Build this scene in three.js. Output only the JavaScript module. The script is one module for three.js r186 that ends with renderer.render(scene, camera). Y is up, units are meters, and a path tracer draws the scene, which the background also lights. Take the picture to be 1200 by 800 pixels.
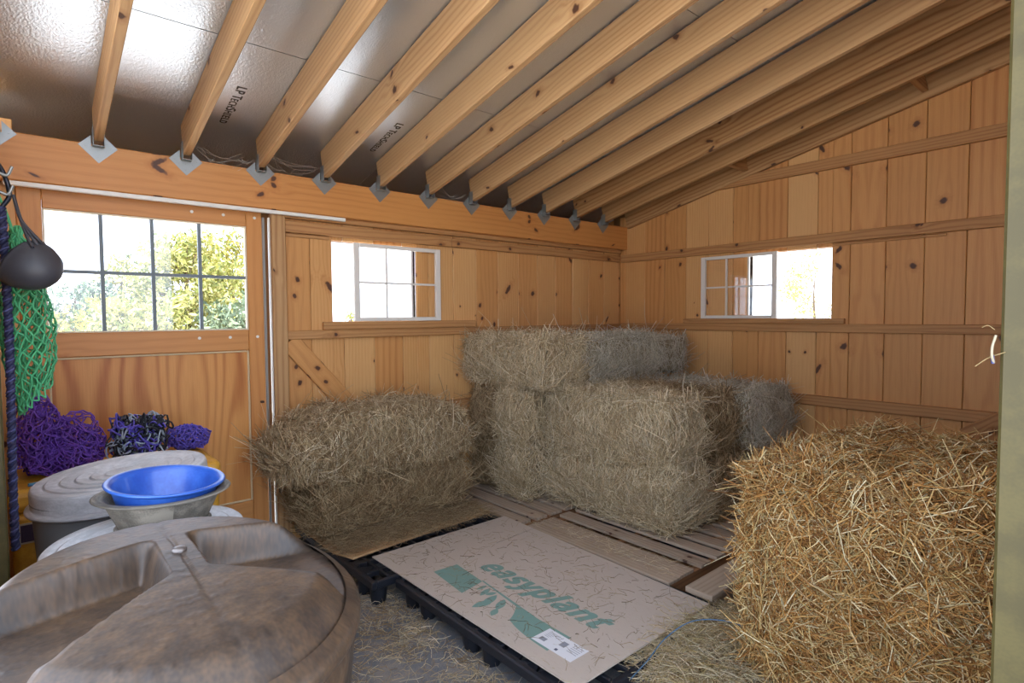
import * as THREE from 'three';
import { ImprovedNoise } from 'three/addons/math/ImprovedNoise.js';
import { ConvexGeometry } from 'three/addons/geometries/ConvexGeometry.js';
import { RoundedBoxGeometry } from 'three/addons/geometries/RoundedBoxGeometry.js';
import { mergeGeometries } from 'three/addons/utils/BufferGeometryUtils.js';
import { FontLoader } from 'three/addons/loaders/FontLoader.js';

// ---------------------------------------------------------------- camera, sky, sun, exposure
const scene = new THREE.Scene();
const renderer = new THREE.WebGLRenderer({ antialias: true });
renderer.toneMapping = THREE.LinearToneMapping;
renderer.toneMappingExposure = 4.4;
renderer.shadowMap.enabled = true;
const camera = new THREE.PerspectiveCamera(62.12, 1.5, 0.02, 300);
camera.position.set(0, 1.5, 0);
const RIGHT = new THREE.Vector3(0.75603, -0.00707, 0.6545), UP = new THREE.Vector3(0.03396, 0.99902, -0.02844), BACK = new THREE.Vector3(-0.65365, 0.04373, 0.75553);
camera.quaternion.setFromRotationMatrix(new THREE.Matrix4().makeBasis(RIGHT, UP, BACK));
scene.background = new THREE.Color(0.84, 0.97, 1.2);
const sun = new THREE.DirectionalLight(0xfff0dc, 4.2);
sun.position.set(9.5, 22, -3); sun.target.position.set(1, 0, -4);
sun.castShadow = true; sun.shadow.mapSize.set(2048, 2048);
Object.assign(sun.shadow.camera, { left: -25, right: 25, top: 25, bottom: -25, near: 1, far: 80 });
scene.add(sun, sun.target);

// ---------------------------------------------------------------- helpers
let seedState = 7;
function reseed(n) { seedState = n | 0; }
function rnd() { seedState = (seedState + 0x6d2b79f5) | 0; let t = Math.imul(seedState ^ (seedState >>> 15), 1 | seedState); t = (t + Math.imul(t ^ (t >>> 7), 61 | t)) ^ t; return ((t ^ (t >>> 14)) >>> 0) / 4294967296; }
const rr = (a, b) => a + (b - a) * rnd();
const pick = (list) => list[Math.floor(rnd() * list.length)];
const perlin = new ImprovedNoise();
const noise = (x, y, z = 0) => perlin.noise(x + 100.3, y + 57.1, z + 31.7);
const sstep = (a, b, x) => { const t = Math.min(1, Math.max(0, (x - a) / (b - a))); return t * t * (3 - 2 * t); };
const lerp = (a, b, t) => a + (b - a) * t;
const V = (x, y, z) => new THREE.Vector3(x, y, z);
const taken = new Map();
function numbered(name) { const n = taken.get(name) ?? 0; taken.set(name, n + 1); return n ? `${name}_${String(n).padStart(3, '0')}` : name; }
function tag(o, label, category, group, kind) {
  o.userData.label = label; o.userData.category = category;
  if (group) o.userData.group = group;
  if (kind) o.userData.kind = kind;
  return o;
}
function thing(name, label, category, pos = [0, 0, 0], group, kind) {
  const g = new THREE.Group(); g.name = numbered(name); g.position.set(...pos); scene.add(g);
  return tag(g, label, category, group, kind);
}
function part(name, geo, mat, parent, pos) {
  const m = new THREE.Mesh(geo, mat); m.name = name; m.castShadow = m.receiveShadow = true;
  if (pos) m.position.set(...pos);
  parent.add(m); return m;
}
// box with chamfered edges, 44 triangles
function chamfer(w, h, d, c) {
  const p = [];
  for (const x of [-1, 1]) for (const y of [-1, 1]) for (const z of [-1, 1])
    for (let k = 0; k < 3; k++) p.push(V(x * (w / 2 - (k !== 0 ? c : 0)), y * (h / 2 - (k !== 1 ? c : 0)), z * (d / 2 - (k !== 2 ? c : 0))));
  return new ConvexGeometry(p);
}
// wood uv: grain (texture v) along the given axis, sizes in metres
const TEXW = 0.5, TEXL = 2.4;
function woodUV(g, axis, ou = rr(0, 9), ov = rr(0, 9)) {
  const p = g.attributes.position, n = g.attributes.normal, uv = new Float32Array(p.count * 2);
  const a = 'xyz'.indexOf(axis), others = [0, 1, 2].filter((k) => k !== a);
  for (let i = 0; i < p.count; i++) {
    const q = [p.getX(i), p.getY(i), p.getZ(i)], m = [Math.abs(n.getX(i)), Math.abs(n.getY(i)), Math.abs(n.getZ(i))];
    const big = m.indexOf(Math.max(...m));
    let c, l = q[a];
    if (big === a) { c = q[others[0]]; l = q[others[1]] * 0.4; } else c = q[others[0] === big ? others[1] : others[0]];
    uv[i * 2] = (c + ou) / TEXW; uv[i * 2 + 1] = (l + ov) / TEXL;
  }
  g.setAttribute('uv', new THREE.BufferAttribute(uv, 2));
  return g;
}
const plank = (w, h, d, axis, c = 0.004) => woodUV(chamfer(w, h, d, c), axis);
// uv by dominant normal, in metres divided by s
function boxUV(g, s = 1, ou = 0, ov = 0) {
  const p = g.attributes.position, n = g.attributes.normal, uv = new Float32Array(p.count * 2);
  for (let i = 0; i < p.count; i++) {
    const ax = Math.abs(n.getX(i)), ay = Math.abs(n.getY(i)), az = Math.abs(n.getZ(i));
    const [a, b] = ax > ay && ax > az ? [p.getZ(i), p.getY(i)] : ay > az ? [p.getX(i), p.getZ(i)] : [p.getX(i), p.getY(i)];
    uv[i * 2] = a / s + ou; uv[i * 2 + 1] = b / s + ov;
  }
  g.setAttribute('uv', new THREE.BufferAttribute(uv, 2));
  return g;
}
function tex(data, w, h, srgb, wrap = THREE.MirroredRepeatWrapping) {
  const t = new THREE.DataTexture(data, w, h, THREE.RGBAFormat);
  t.magFilter = THREE.LinearFilter; t.minFilter = THREE.LinearMipmapLinearFilter; t.generateMipmaps = true;
  t.wrapS = t.wrapT = wrap; if (srgb) t.colorSpace = THREE.SRGBColorSpace;
  t.needsUpdate = true; return t;
}
// tubes collected into one geometry
class Tubes {
  constructor(sides = 4) { this.s = sides; this.p = []; this.n = []; this.i = []; }
  path(pts, r, closed = false) {
    const s = this.s, base = this.p.length / 3, t = V(0, 0, 0), u = V(0, 0, 0), w = V(0, 0, 0), last = V(0.3, 0.9, 0.2);
    const N = pts.length;
    for (let k = 0; k < N; k++) {
      t.copy(pts[Math.min(k + 1, N - 1)]).sub(pts[Math.max(k - 1, 0)]).normalize();
      u.copy(last).addScaledVector(t, -last.dot(t));
      if (u.lengthSq() < 1e-4) u.set(t.y, -t.x, 0.1).addScaledVector(t, -u.dot(t));
      u.normalize(); last.copy(u); w.crossVectors(t, u);
      const rad = typeof r === 'function' ? r(k / (N - 1)) : r;
      for (let j = 0; j < s; j++) {
        const a = (j / s) * Math.PI * 2, nx = u.x * Math.cos(a) + w.x * Math.sin(a), ny = u.y * Math.cos(a) + w.y * Math.sin(a), nz = u.z * Math.cos(a) + w.z * Math.sin(a);
        this.p.push(pts[k].x + nx * rad, pts[k].y + ny * rad, pts[k].z + nz * rad); this.n.push(nx, ny, nz);
      }
      if (k) for (let j = 0; j < s; j++) {
        const a = base + (k - 1) * s + j, b = base + (k - 1) * s + ((j + 1) % s), c = a + s, d = b + s;
        this.i.push(a, b, c, b, d, c);
      }
    }
    return this;
  }
  build() {
    const g = new THREE.BufferGeometry();
    g.setAttribute('position', new THREE.Float32BufferAttribute(this.p, 3)); g.setAttribute('normal', new THREE.Float32BufferAttribute(this.n, 3)); g.setIndex(this.i);
    return g;
  }
}
const smooth = (pts, n) => new THREE.CatmullRomCurve3(pts).getPoints(n);
// pixel (1200 x 800) to a world direction: used for placing things at known depths
const FOC = 664;
function along(px, py, axis, value) {
  const d = RIGHT.clone().multiplyScalar((px - 600) / FOC).addScaledVector(UP, -(py - 400) / FOC).addScaledVector(BACK, -1);
  const o = camera.position, t = axis === 'dist' ? value : (value - o[axis]) / d[axis];
  return d.multiplyScalar(t).add(o);
}

// ---------------------------------------------------------------- textures and materials
function pine(seed, light, dark, { freq = 42, knots = 9, contrast = 0.55, knotR = [0.008, 0.02], wav = 0.02 } = {}) {
  reseed(seed);
  const W = 256, H = 1024, data = new Uint8Array(W * H * 4), ks = [];
  for (let i = 0; i < knots; i++) ks.push([rr(0.02, 0.48), rr(0.05, 2.35), rr(...knotR), rr(0.7, 1.3), rnd()]);
  const sx = seed * 3.17;
  for (let y = 0; y < H; y++) {
    const Y = (y / H) * TEXL, near = ks.filter((k) => Math.abs(k[1] - Y) < 0.3);
    for (let x = 0; x < W; x++) {
      const X = (x / W) * TEXW;
      let xx = X + wav * noise(X * 5, Y * 0.9, sx) + 0.004 * noise(X * 24, Y * 4, sx), core = 0, halo = 0;
      for (const [kx, ky, R, el, tl] of near) {
        const slant = (tl - 0.5) * 1.2, dx = X - kx - (Y - ky) * slant, dy = (Y - ky) * 0.32, e = Math.exp(-(dx * dx + dy * dy) / (R * R * 6));
        xx -= dx * e * 0.9;
        const r = Math.hypot(dx * el, (Y - ky) * (tl < 0.25 ? 0.35 : 0.8)) / R * (1 + 0.35 * noise(X * 60, Y * 60, sx));
        core = Math.max(core, 1 - sstep(0.55, 1.05, r)); halo = Math.max(halo, 1 - sstep(0.8, 2.6, r));
      }
      const big = noise(X * 3.1, Y * 0.7, sx + 9), ring = 0.5 + 0.5 * Math.sin(xx * freq * Math.PI * 2 + 8 * noise(X * 3.3, Y * 0.4, sx + 4));
      const late = Math.pow(ring, 2.5), fib = 0.5 + noise(X * 330, Y * 9, sx);
      let k = contrast * late * (0.6 + 0.6 * big) + 0.16 * fib + 0.18 * big;
      k = Math.max(0, Math.min(1, k + halo * 0.32));
      const o = (y * W + x) * 4;
      for (let c = 0; c < 3; c++) data[o + c] = lerp(lerp(light[c], dark[c], k), [62, 34, 22][c], core * 0.85);
      data[o + 3] = 255;
    }
  }
  return tex(data, W, H, true);
}
const woodMat = (t, rough = 0.62) => new THREE.MeshStandardMaterial({ map: t, roughness: rough });
const pineTextures = [
  pine(3, [214, 163, 103], [178, 116, 60], { knots: 8, contrast: 0.36 }),
  pine(11, [206, 151, 90], [164, 102, 50], { knots: 8, freq: 22, contrast: 0.36, knotR: [0.006, 0.024] }),
  pine(23, [220, 173, 114], [186, 126, 68], { knots: 11, freq: 40, contrast: 0.22, knotR: [0.005, 0.014] }),
  pine(29, [212, 157, 96], [172, 108, 54], { knots: 7, freq: 16, contrast: 0.45, wav: 0.05, knotR: [0.01, 0.03] }),
];
const wallMats = pineTextures.map((t) => woodMat(t, 0.55));
const rafterMats = [
  woodMat(pine(31, [198, 160, 114], [152, 107, 66], { knots: 8, freq: 36, contrast: 0.6, wav: 0.03 }), 0.6),
  woodMat(pine(37, [190, 150, 102], [142, 97, 56], { knots: 10, freq: 26, contrast: 0.75, wav: 0.045 }), 0.6),
];
const beamMat = woodMat(pine(43, [204, 142, 78], [166, 98, 44], { knots: 9, freq: 24, contrast: 0.4 }), 0.5);
const railMat = woodMat(pine(47, [190, 142, 90], [142, 92, 50], { knots: 7, freq: 34 }), 0.65);
const plyMat = woodMat(pine(53, [214, 152, 82], [164, 92, 36], { knots: 5, freq: 11, contrast: 0.9, wav: 0.2, knotR: [0.006, 0.012] }), 0.5);
const palletMat = woodMat(pine(59, [176, 158, 138], [128, 108, 90], { knots: 6, freq: 34, contrast: 0.5 }), 0.85);
const palletBrown = woodMat(pine(61, [150, 108, 72], [98, 62, 38], { knots: 6, freq: 34, contrast: 0.5 }), 0.85);
function grainTex(seed, a, b, scale, W = 512, oct = [[1, 1], [4, 0.5], [16, 0.35]]) {
  const data = new Uint8Array(W * W * 4);
  for (let y = 0; y < W; y++) for (let x = 0; x < W; x++) {
    let v = 0.5; for (const [f, w] of oct) v += w * noise((x / W) * scale * f, (y / W) * scale * f, seed + f * 7.7);
    v = Math.min(1, Math.max(0, v));
    const o = (y * W + x) * 4; for (let c = 0; c < 3; c++) data[o + c] = lerp(a[c], b[c], v); data[o + 3] = 255;
  }
  return tex(data, W, W, true);
}
const std = (color, roughness = 0.7, extra = {}) => new THREE.MeshStandardMaterial({ color, roughness, ...extra });
function foilBump() {
  const W = 512, data = new Uint8Array(W * W * 4);
  for (let y = 0; y < W; y++) for (let x = 0; x < W; x++) {
    const X = x / W, Y = y / W;
    const v = 0.5 + 0.35 * noise(X * 120, Y * 60, 1) + 0.5 * noise(X * 230, Y * 230, 2) + 0.12 * noise(X * 7, Y * 14, 5);
    const o = (y * W + x) * 4; data[o] = data[o + 1] = data[o + 2] = Math.max(0, Math.min(255, v * 255)); data[o + 3] = 255;
  }
  return tex(data, W, W, false);
}
const foil = new THREE.MeshStandardMaterial({ color: 0xd4e0ef, metalness: 0.88, roughness: 0.31, bumpMap: foilBump(), bumpScale: 0.0011, roughnessMap: null });
const galv = std(0x979a98, 0.45, { metalness: 0.7 });
const whiteMetal = std(0xe6e4dc, 0.4);
const glass = new THREE.MeshPhysicalMaterial({ color: 0xffffff, roughness: 0.02, transmission: 1, thickness: 0, ior: 1.5 });
const whitePaint = std(0xe4e0d8, 0.5);
const greyBar = std(0x6f7a80, 0.5);
const olive = new THREE.MeshStandardMaterial({ map: grainTex(3, [84, 75, 36], [70, 62, 28], 6), roughness: 0.55 });

// ---------------------------------------------------------------- structure: floor
const ZL = -3.795, XR = 4.8, SLOPE = 0.228, RB = (z) => 2.42 + SLOPE * (z + 3.7);
reseed(101);
const floorTex = grainTex(9, [104, 108, 116], [140, 134, 128], 9, 1024, [[1, 0.9], [5, 0.5], [30, 0.6]]);
{
  const f = thing('floor', 'grey concrete barn floor strewn with hay chaff', 'floor', [0, 0, 0], null, 'structure');
  part('floor_slab', boxUV(new THREE.BoxGeometry(6.6, 0.2, 6.6), 1.4), new THREE.MeshStandardMaterial({ map: floorTex, roughness: 0.8 }), f, [2.2, -0.1, -0.7]);
}
{
  const g = thing('ground', 'sunlit pale gravel ground outside the barn', 'ground', [0, 0, 0], null, 'structure');
  part('gravel', boxUV(new THREE.BoxGeometry(160, 0.2, 160), 3), new THREE.MeshStandardMaterial({ map: grainTex(14, [184, 182, 176], [216, 214, 208], 22, 512), roughness: 1 }), g, [0, -0.36, 0]);
}

// ---------------------------------------------------------------- structure: walls of boards
// a wall: shell behind, then boards cut round the openings, then rails
function boardWall(group, edges, spanLow, spanTop, openings, place, mats) {
  for (let k = 0; k + 1 < edges.length; k++) {
    const a = edges[k] + 0.0015, b = edges[k + 1] - 0.0015;
    const cuts = [];
    for (const o of openings) {
      const l = Math.max(a, o[0]), r = Math.min(b, o[1]);
      if (r - l > 0.004) cuts.push([l, r, o[2], o[3]]);
    }
    const mat = pick(mats), ou = rr(0, 9), ov = rr(0, 9), lift = rr(0, 0.004);
    const add = (u0, u1, v0, v1) => { if (u1 - u0 > 0.006 && v1 - v0 > 0.006) place(u0, u1, v0, v1, mat, ou, ov, lift, group); };
    if (!cuts.length) { add(a, b, spanLow, spanTop((a + b) / 2)); continue; }
    const [l, r, y0, y1] = cuts[0];
    if (l > a + 0.006) add(a, l, spanLow, spanTop((a + b) / 2));
    if (r < b - 0.006) add(r, b, spanLow, spanTop((a + b) / 2));
    add(l, r, spanLow, y0); add(l, r, y1, spanTop((a + b) / 2));
  }
}
const LWIN = [1.64, 2.315, 1.475, 2.035], RWIN = [-2.4, -1.725, 1.47, 2.027], DOOR = [0.0, 1.2, 0, 2.13];
const shellMat = std(0x7d5a38, 0.9);
function shell(group, u0, u1, top, openings, place) {   // solid sheathing behind the boards, with the openings left free
  let u = u0;
  for (const o of openings) {
    place(u, o[0], 0, top); if (o[2] > 0.01) place(o[0], o[1], 0, o[2]); place(o[0], o[1], o[3], top); u = o[1];
  }
  place(u, u1, 0, top);
}
reseed(201);
const wallLeft = thing('wall_left', 'pine board wall with sliding door and small window', 'wall', [0, 0, 0], null, 'structure');
{
  const edges = [1.25]; for (let x = 1.485; x < XR; x += 0.2346) edges.push(x); edges.push(XR);
  shell(wallLeft, -0.2, XR + 0.15, 2.394, [DOOR, LWIN], (a, b, y0, y1) => part('sheathing', boxUV(new THREE.BoxGeometry(b - a, y1 - y0, 0.06), 1), shellMat, wallLeft, [(a + b) / 2, (y0 + y1) / 2, ZL - 0.055]));
  boardWall(wallLeft, edges, 0.02, () => 2.418, [LWIN], (a, b, y0, y1, mat, ou, ov, lift, g) => {
    part('board', woodUV(chamfer(b - a, y1 - y0, 0.022, 0.0035).translate((a + b) / 2, (y0 + y1) / 2, 0), 'y', ou, ov), mat, g, [0, 0, ZL - 0.012 + lift]);
  }, wallMats);
  part('board', plank(0.2, 2.5, 0.022, 'y'), wallMats[0], wallLeft, [-0.101, 1.25, ZL - 0.01]);
  // rails nailed across the boards
  const rail = (x0, x1, y0, y1, t = 0.038, z = ZL) => part('rail', plank(x1 - x0, y1 - y0, t, 'x'), railMat, wallLeft, [(x0 + x1) / 2, (y0 + y1) / 2, z + t / 2]);
  rail(1.31, 4.79, 1.36, 1.416); rail(1.31, 4.76, 0.745, 0.83); rail(2.62, 4.76, 2.062, 2.13);
  rail(1.31, 2.619, 2.06, 2.135); rail(1.56, 2.86, 1.418, 1.472, 0.034); rail(1.31, 1.62, 2.034, 2.058, 0.016);
  rail(1.31, 4.76, 2.15, 2.24, 0.05);
  // diagonal brace under the rail
  const b = part('brace', plank(0.62, 0.13, 0.03, 'x'), wallMats[1], wallLeft, [1.53, 1.115, ZL + 0.016]); b.rotation.z = -0.86;
  // window liner
  for (const [w, h, x, y] of [[0.02, 0.56, 1.63, 1.755], [0.02, 0.56, 2.325, 1.755], [0.71, 0.02, 1.978, 1.464], [0.71, 0.02, 1.978, 2.046]]) part('window_casing', new THREE.BoxGeometry(w, h, 0.09), whitePaint, wallLeft, [x, y, ZL - 0.05]);
}
const wallRight = thing('wall_right', 'tall gable wall of knotty pine boards under the roof slope', 'wall', [0, 0, 0], null, 'structure');
{
  const edges = []; for (let z = -0.891 + 0.2355 * 8; z > -3.8; z -= 0.2355) edges.push(z); edges.push(-3.8); edges.reverse();
  const top = (z) => RB(z) + 0.12;
  const S = (a, b, y0, y1) => {
    if (y1 > 2.3) {       // follows the roof slope
      const s = new THREE.Shape([new THREE.Vector2(-a, y0), new THREE.Vector2(-a, top(a) + 0.06), new THREE.Vector2(-b, top(b) + 0.06), new THREE.Vector2(-b, y0)]);
      const g = new THREE.ExtrudeGeometry(s, { depth: 0.06, bevelEnabled: false }); g.rotateY(Math.PI / 2);
      part('sheathing', boxUV(g, 1), shellMat, wallRight, [XR + 0.024, 0, 0]);
    } else part('sheathing', boxUV(new THREE.BoxGeometry(0.06, y1 - y0, b - a), 1), shellMat, wallRight, [XR + 0.054, (y0 + y1) / 2, (a + b) / 2]);
  };
  shell(wallRight, -3.9, 1.0, 9, [RWIN], S);
  boardWall(wallRight, edges, 0.02, (z) => top(z), [RWIN], (a, b, y0, y1, mat, ou, ov, lift, g) => {
    part('board', woodUV(chamfer(0.022, y1 - y0, b - a, 0.0035).translate(0, (y0 + y1) / 2, (a + b) / 2), 'y', ou, ov), mat, g, [XR + 0.012 - lift, 0, 0]);
  }, wallMats);
  const rail = (z0, z1, y0, y1, t = 0.038) => part('rail', plank(t, y1 - y0, z1 - z0, 'z'), railMat, wallRight, [XR - t / 2, (y0 + y1) / 2, (z0 + z1) / 2]);
  rail(-3.755, 0.95, 1.36, 1.425); rail(-3.755, 0.95, 2.055, 2.13); rail(-3.755, 0.95, 0.775, 0.855);
  const girt = part('rail', plank(0.038, 0.085, 3.7, 'z'), railMat, wallRight, [XR - 0.019, 2.665, -0.9]);
  rail(-3.02, -1.62, 1.427, 1.468, 0.034); rail(-1.72, -1.0, 2.03, 2.05, 0.016);
  const b = part('brace', plank(0.03, 0.5, 0.1, 'y'), railMat, wallRight, [XR - 0.055, 0.83, -0.66]); b.rotation.x = 0.95;
  for (const [h, w, y, z] of [[0.56, 0.02, 1.75, -2.41], [0.56, 0.02, 1.75, -1.715], [0.02, 0.71, 1.459, -2.06], [0.02, 0.71, 2.038, -2.06]]) part('window_casing', new THREE.BoxGeometry(0.09, h, w), whitePaint, wallRight, [XR + 0.05, y, z]);
}
// partition on the side where the tack hangs
const wallTack = thing('wall_tack', 'short board partition behind the hanging ropes and hay net', 'wall', [0, 0, 0], null, 'structure');
for (let k = 0; k < 9; k++) part('board', plank(0.03, 2.42, 0.2185, 'y'), wallMats[k % 4], wallTack, [-0.105, 1.22, -3.68 + k * 0.221]);
{
  const p = thing('partition_post', 'short olive painted post at the end of the tack partition', 'post', [-0.075, 0, -2.2], null, 'structure');
  part('post', boxUV(chamfer(0.05, 1.87, 0.06, 0.004), 0.5), olive, p, [0, 0.935, 0]);
}

// partition from the olive post to the gable wall, behind the straw
{
  const w = thing('wall_near', 'board partition between the olive post and the gable wall', 'wall', [0, 0, 0], null, 'structure');
  for (let k = 0; k < 14; k++) part('board', plank(0.2395, 3.3, 0.03, 'y'), wallMats[k % 4], w, [1.56 + k * 0.2418, 1.66, -0.07]);
}

// ---------------------------------------------------------------- structure: header beam, rafters, foil roof deck
reseed(301);
const beam = thing('trim_1', 'heavy orange timber header beam carrying the rafters', 'beam', [0, 0, 0], null, 'structure');
part('timber', plank(4.95, 0.235, 0.09, 'x', 0.006), beamMat, beam, [2.325, 2.3, -3.745]);
const rafterX = []; for (let x = 4.405; x > -0.4; x -= 0.4068) rafterX.push(x);
function hangerGeo() {   // diamond nail plate folded under the rafter
  const s = new THREE.Shape([V(0, -0.085), V(0.085, 0), V(0.03, 0.055), V(0.03, 0.0), V(-0.03, 0.0), V(-0.03, 0.055), V(-0.085, 0)].map((p) => new THREE.Vector2(p.x, p.y)));
  const g = new THREE.ExtrudeGeometry(s, { depth: 0.002, bevelEnabled: false });
  const parts = [g];
  for (const sx of [-1, 1]) { const f = new THREE.BoxGeometry(0.002, 0.1, 0.05).toNonIndexed(); f.translate(sx * 0.024, 0.045, 0.025); parts.push(f); }
  const seat = new THREE.BoxGeometry(0.046, 0.002, 0.05).toNonIndexed(); seat.translate(0, -0.004, 0.025); parts.push(seat);
  for (const [x, y] of [[0, -0.055], [0.035, -0.02], [-0.035, -0.02], [0.0, -0.02], [0.055, 0], [-0.055, 0]]) { const n = new THREE.CylinderGeometry(0.0035, 0.0035, 0.003, 6).toNonIndexed(); n.rotateX(Math.PI / 2); n.translate(x, y, 0.003); parts.push(n); }
  return mergeGeometries(parts);
}
const hg = hangerGeo();
for (const x of rafterX) if (x > -0.1) part('joist_hanger', hg, galv, beam, [x, 2.405, -3.6995]);
const ceiling = thing('ceiling', 'sloping shed roof of bare rafters under foil faced deck', 'ceiling', [0, 0, 0], null, 'structure');
const RH = 0.184, Z0 = -3.69, Z1 = 1.1, ANG = Math.atan(SLOPE), RLEN = (Z1 - Z0) / Math.cos(ANG);
for (const x of [...rafterX, 4.775, 4.405 - 12 * 0.4068 - 0.4068]) {
  const g = plank(0.04, RH * Math.cos(ANG), RLEN, 'z', 0.003);
  const wall = x === 4.775;
  const m = part('rafter', g, wall ? rafterMats[1] : rafterMats[rnd() < 0.55 ? 0 : 1], ceiling, [x, RB((Z0 + Z1) / 2) + RH / 2 + (wall ? -0.03 : 0), (Z0 + Z1) / 2]);
  m.rotation.x = -ANG;
}
for (const z of [-2.42, -1.15]) {   // blocking between the last rafters
  const m = part('blocking', plank(0.33, 0.16, 0.038, 'x', 0.003), rafterMats[1], ceiling, [4.59, RB(z) + 0.1, z]); m.rotation.x = -ANG;
}
const DECKH = 0.19;
{
  const onDeck = (z) => RB(z) + DECKH;
  const rows = [-4.25, -2.875, -1.665, -0.45, 1.1];
  const cuts = [[-0.35, 2.0, 4.95], [-0.35, 1.2, 3.62, 4.95], [-0.35, 2.41, 4.95], [-0.35, 3.6, 4.95]];
  for (let k = 0; k < 4; k++) for (let j = 0; j + 1 < cuts[k].length; j++) {
    const [x0, x1] = [cuts[k][j] + 0.002, cuts[k][j + 1] - 0.002], z0 = rows[k] + 0.002, z1 = rows[k + 1] - 0.002, zm = (z0 + z1) / 2;
    const m = part('foil_panel', boxUV(new THREE.BoxGeometry(x1 - x0, 0.012, (z1 - z0) / Math.cos(ANG)), 1.1, rnd(), rnd()), foil, ceiling, [(x0 + x1) / 2, onDeck(zm) + 0.006, zm]);
    m.rotation.x = -ANG;
  }
  // roofing above the deck closes the seams
  const top = part('roofing', new THREE.BoxGeometry(6.3, 0.03, 5.4 / Math.cos(ANG)), std(0x4a4642, 0.9), ceiling, [2.75, onDeck(-1.575) + 0.03, -1.575]); top.rotation.x = -ANG;
  // mill print on the foil
  const font = await new FontLoader().loadAsync('fonts/droid/droid_sans_bold.typeface.json');
  const ink = std(0x33363b, 0.6);
  function print(text, x, z, size) {   // runs down the slope, letter tops towards the gable
    let shapes = [], pen = 0;
    for (const ch of text) {     // small capitals
      const low = ch !== ch.toUpperCase(), s = low ? size * 0.78 : size, c = ch.toUpperCase();
      if (c !== ' ') for (const shape of font.generateShapes(c, s)) { const mv = (path) => new THREE.Path(path.getPoints(3).map((q) => q.clone().setX(q.x + pen))); const moved = new THREE.Shape(mv(shape).getPoints()); moved.holes = shape.holes.map(mv); shapes.push(moved); }
      pen += (font.data.glyphs[c]?.ha ?? 600) / font.data.resolution * s * 0.92;
    }
     const g = new THREE.ExtrudeGeometry(shapes, { depth: 0.0006, bevelEnabled: false, curveSegments: 3 });
    g.applyMatrix4(new THREE.Matrix4().makeBasis(V(0, -Math.sin(ANG), -Math.cos(ANG)), V(1, 0, 0), V(0, -Math.cos(ANG), Math.sin(ANG))));
    part('mill_print', g, ink, ceiling, [x, onDeck(z) - 0.0002, z]).userData.label = 'dark mill lettering on foil';
  }
  print('LP TechShield', 0.9, -3.22, 0.05); print('LP TechShield', 1.83, -3.2, 0.05); print('LP TechShield', 3.6, -0.85, 0.055);
  // eave closure above the wall
  // open eave behind the beam: soffit, fascia and end boards
  part('soffit_board', plank(5.4, 0.02, 0.44, 'x'), wallMats[1], ceiling, [2.33, 2.405, -4.045]);
  part('fascia_board', plank(5.4, 0.2, 0.022, 'x'), wallMats[1], ceiling, [2.33, 2.45, -4.265]);
  for (const x of [-0.33, 4.96]) part('eave_end_board', plank(0.02, 0.26, 0.44, 'z'), wallMats[0], ceiling, [x, 2.51, -4.04]);
}

// ---------------------------------------------------------------- structure: sliding door, door post, track
const door = thing('door_1', 'wooden sliding door with eight light window and plywood panel', 'door', [0, 0, -3.79], null, 'structure');
{
  const P = (x0, x1, y0, y1, axis, name, mat = beamMat, t = 0.036, z = 0) => part(name, plank(x1 - x0, y1 - y0, t, axis), mat, door, [(x0 + x1) / 2, (y0 + y1) / 2, z]);
  P(0.0, 0.098, 0.03, 2.17, 'y', 'stile'); P(1.08, 1.172, 0.03, 2.17, 'y', 'stile');
  P(0.099, 1.079, 2.072, 2.17, 'x', 'top_rail'); P(0.099, 1.079, 1.302, 1.43, 'x', 'middle_rail'); P(0.099, 1.079, 0.03, 0.345, 'x', 'bottom_rail');
  P(0.085, 1.09, 0.33, 1.315, 'y', 'plywood_panel', plyMat, 0.012, -0.004);
  // pale bead round the panel
  const bead = std(0xd9c6a2, 0.7);
  for (const [x0, x1, y0, y1] of [[0.099, 0.109, 0.347, 1.3], [1.069, 1.079, 0.347, 1.3], [0.11, 1.068, 1.29, 1.3], [0.11, 1.068, 0.347, 0.357]]) P(x0, x1, y0, y1, 'y', 'bead', bead, 0.016, 0.006);
  const win = part('window_frame', (() => { const gs = []; for (const [w, h, x, y] of [[0.008, 0.642, 0.103, 1.751], [0.008, 0.642, 1.075, 1.751], [0.964, 0.008, 0.589, 1.434], [0.964, 0.008, 0.589, 2.068]]) gs.push(new THREE.BoxGeometry(w, h, 0.03).translate(x, y, 0)); return mergeGeometries(gs); })(), std(0xd8cbb0, 0.6), door);
  for (const x of [0.342, 0.578, 0.818]) part('muntin', new THREE.BoxGeometry(0.018, 0.632, 0.022), greyBar, win, [x, 1.751, 0]);
  part('muntin', new THREE.BoxGeometry(0.96, 0.018, 0.021), greyBar, win, [0.589, 1.754, 0]);
  const xs = [0.107, 0.342, 0.578, 0.818, 1.071], ys = [1.438, 1.754, 2.064];
  for (let i = 0; i < 4; i++) for (let j = 0; j < 2; j++) part('pane', new THREE.BoxGeometry(xs[i + 1] - xs[i], ys[j + 1] - ys[j], 0.003), glass, win, [(xs[i] + xs[i + 1]) / 2, (ys[j] + ys[j + 1]) / 2, -0.002]);
  const screw = new THREE.CylinderGeometry(0.009, 0.009, 0.004, 10).rotateX(Math.PI / 2);
  for (const [x, y] of [[0.78, 2.13], [0.95, 2.13], [1.13, 2.13], [0.8, 1.385], [0.97, 1.385], [1.13, 1.385]]) part('screw', screw, whiteMetal, door, [x, y, 0.02]);
  part('handle', new RoundedBoxGeometry(0.02, 0.014, 0.03, 2, 0.005), std(0x3a2218, 0.6), door, [1.145, 0.97, 0.03]);
}
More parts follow.
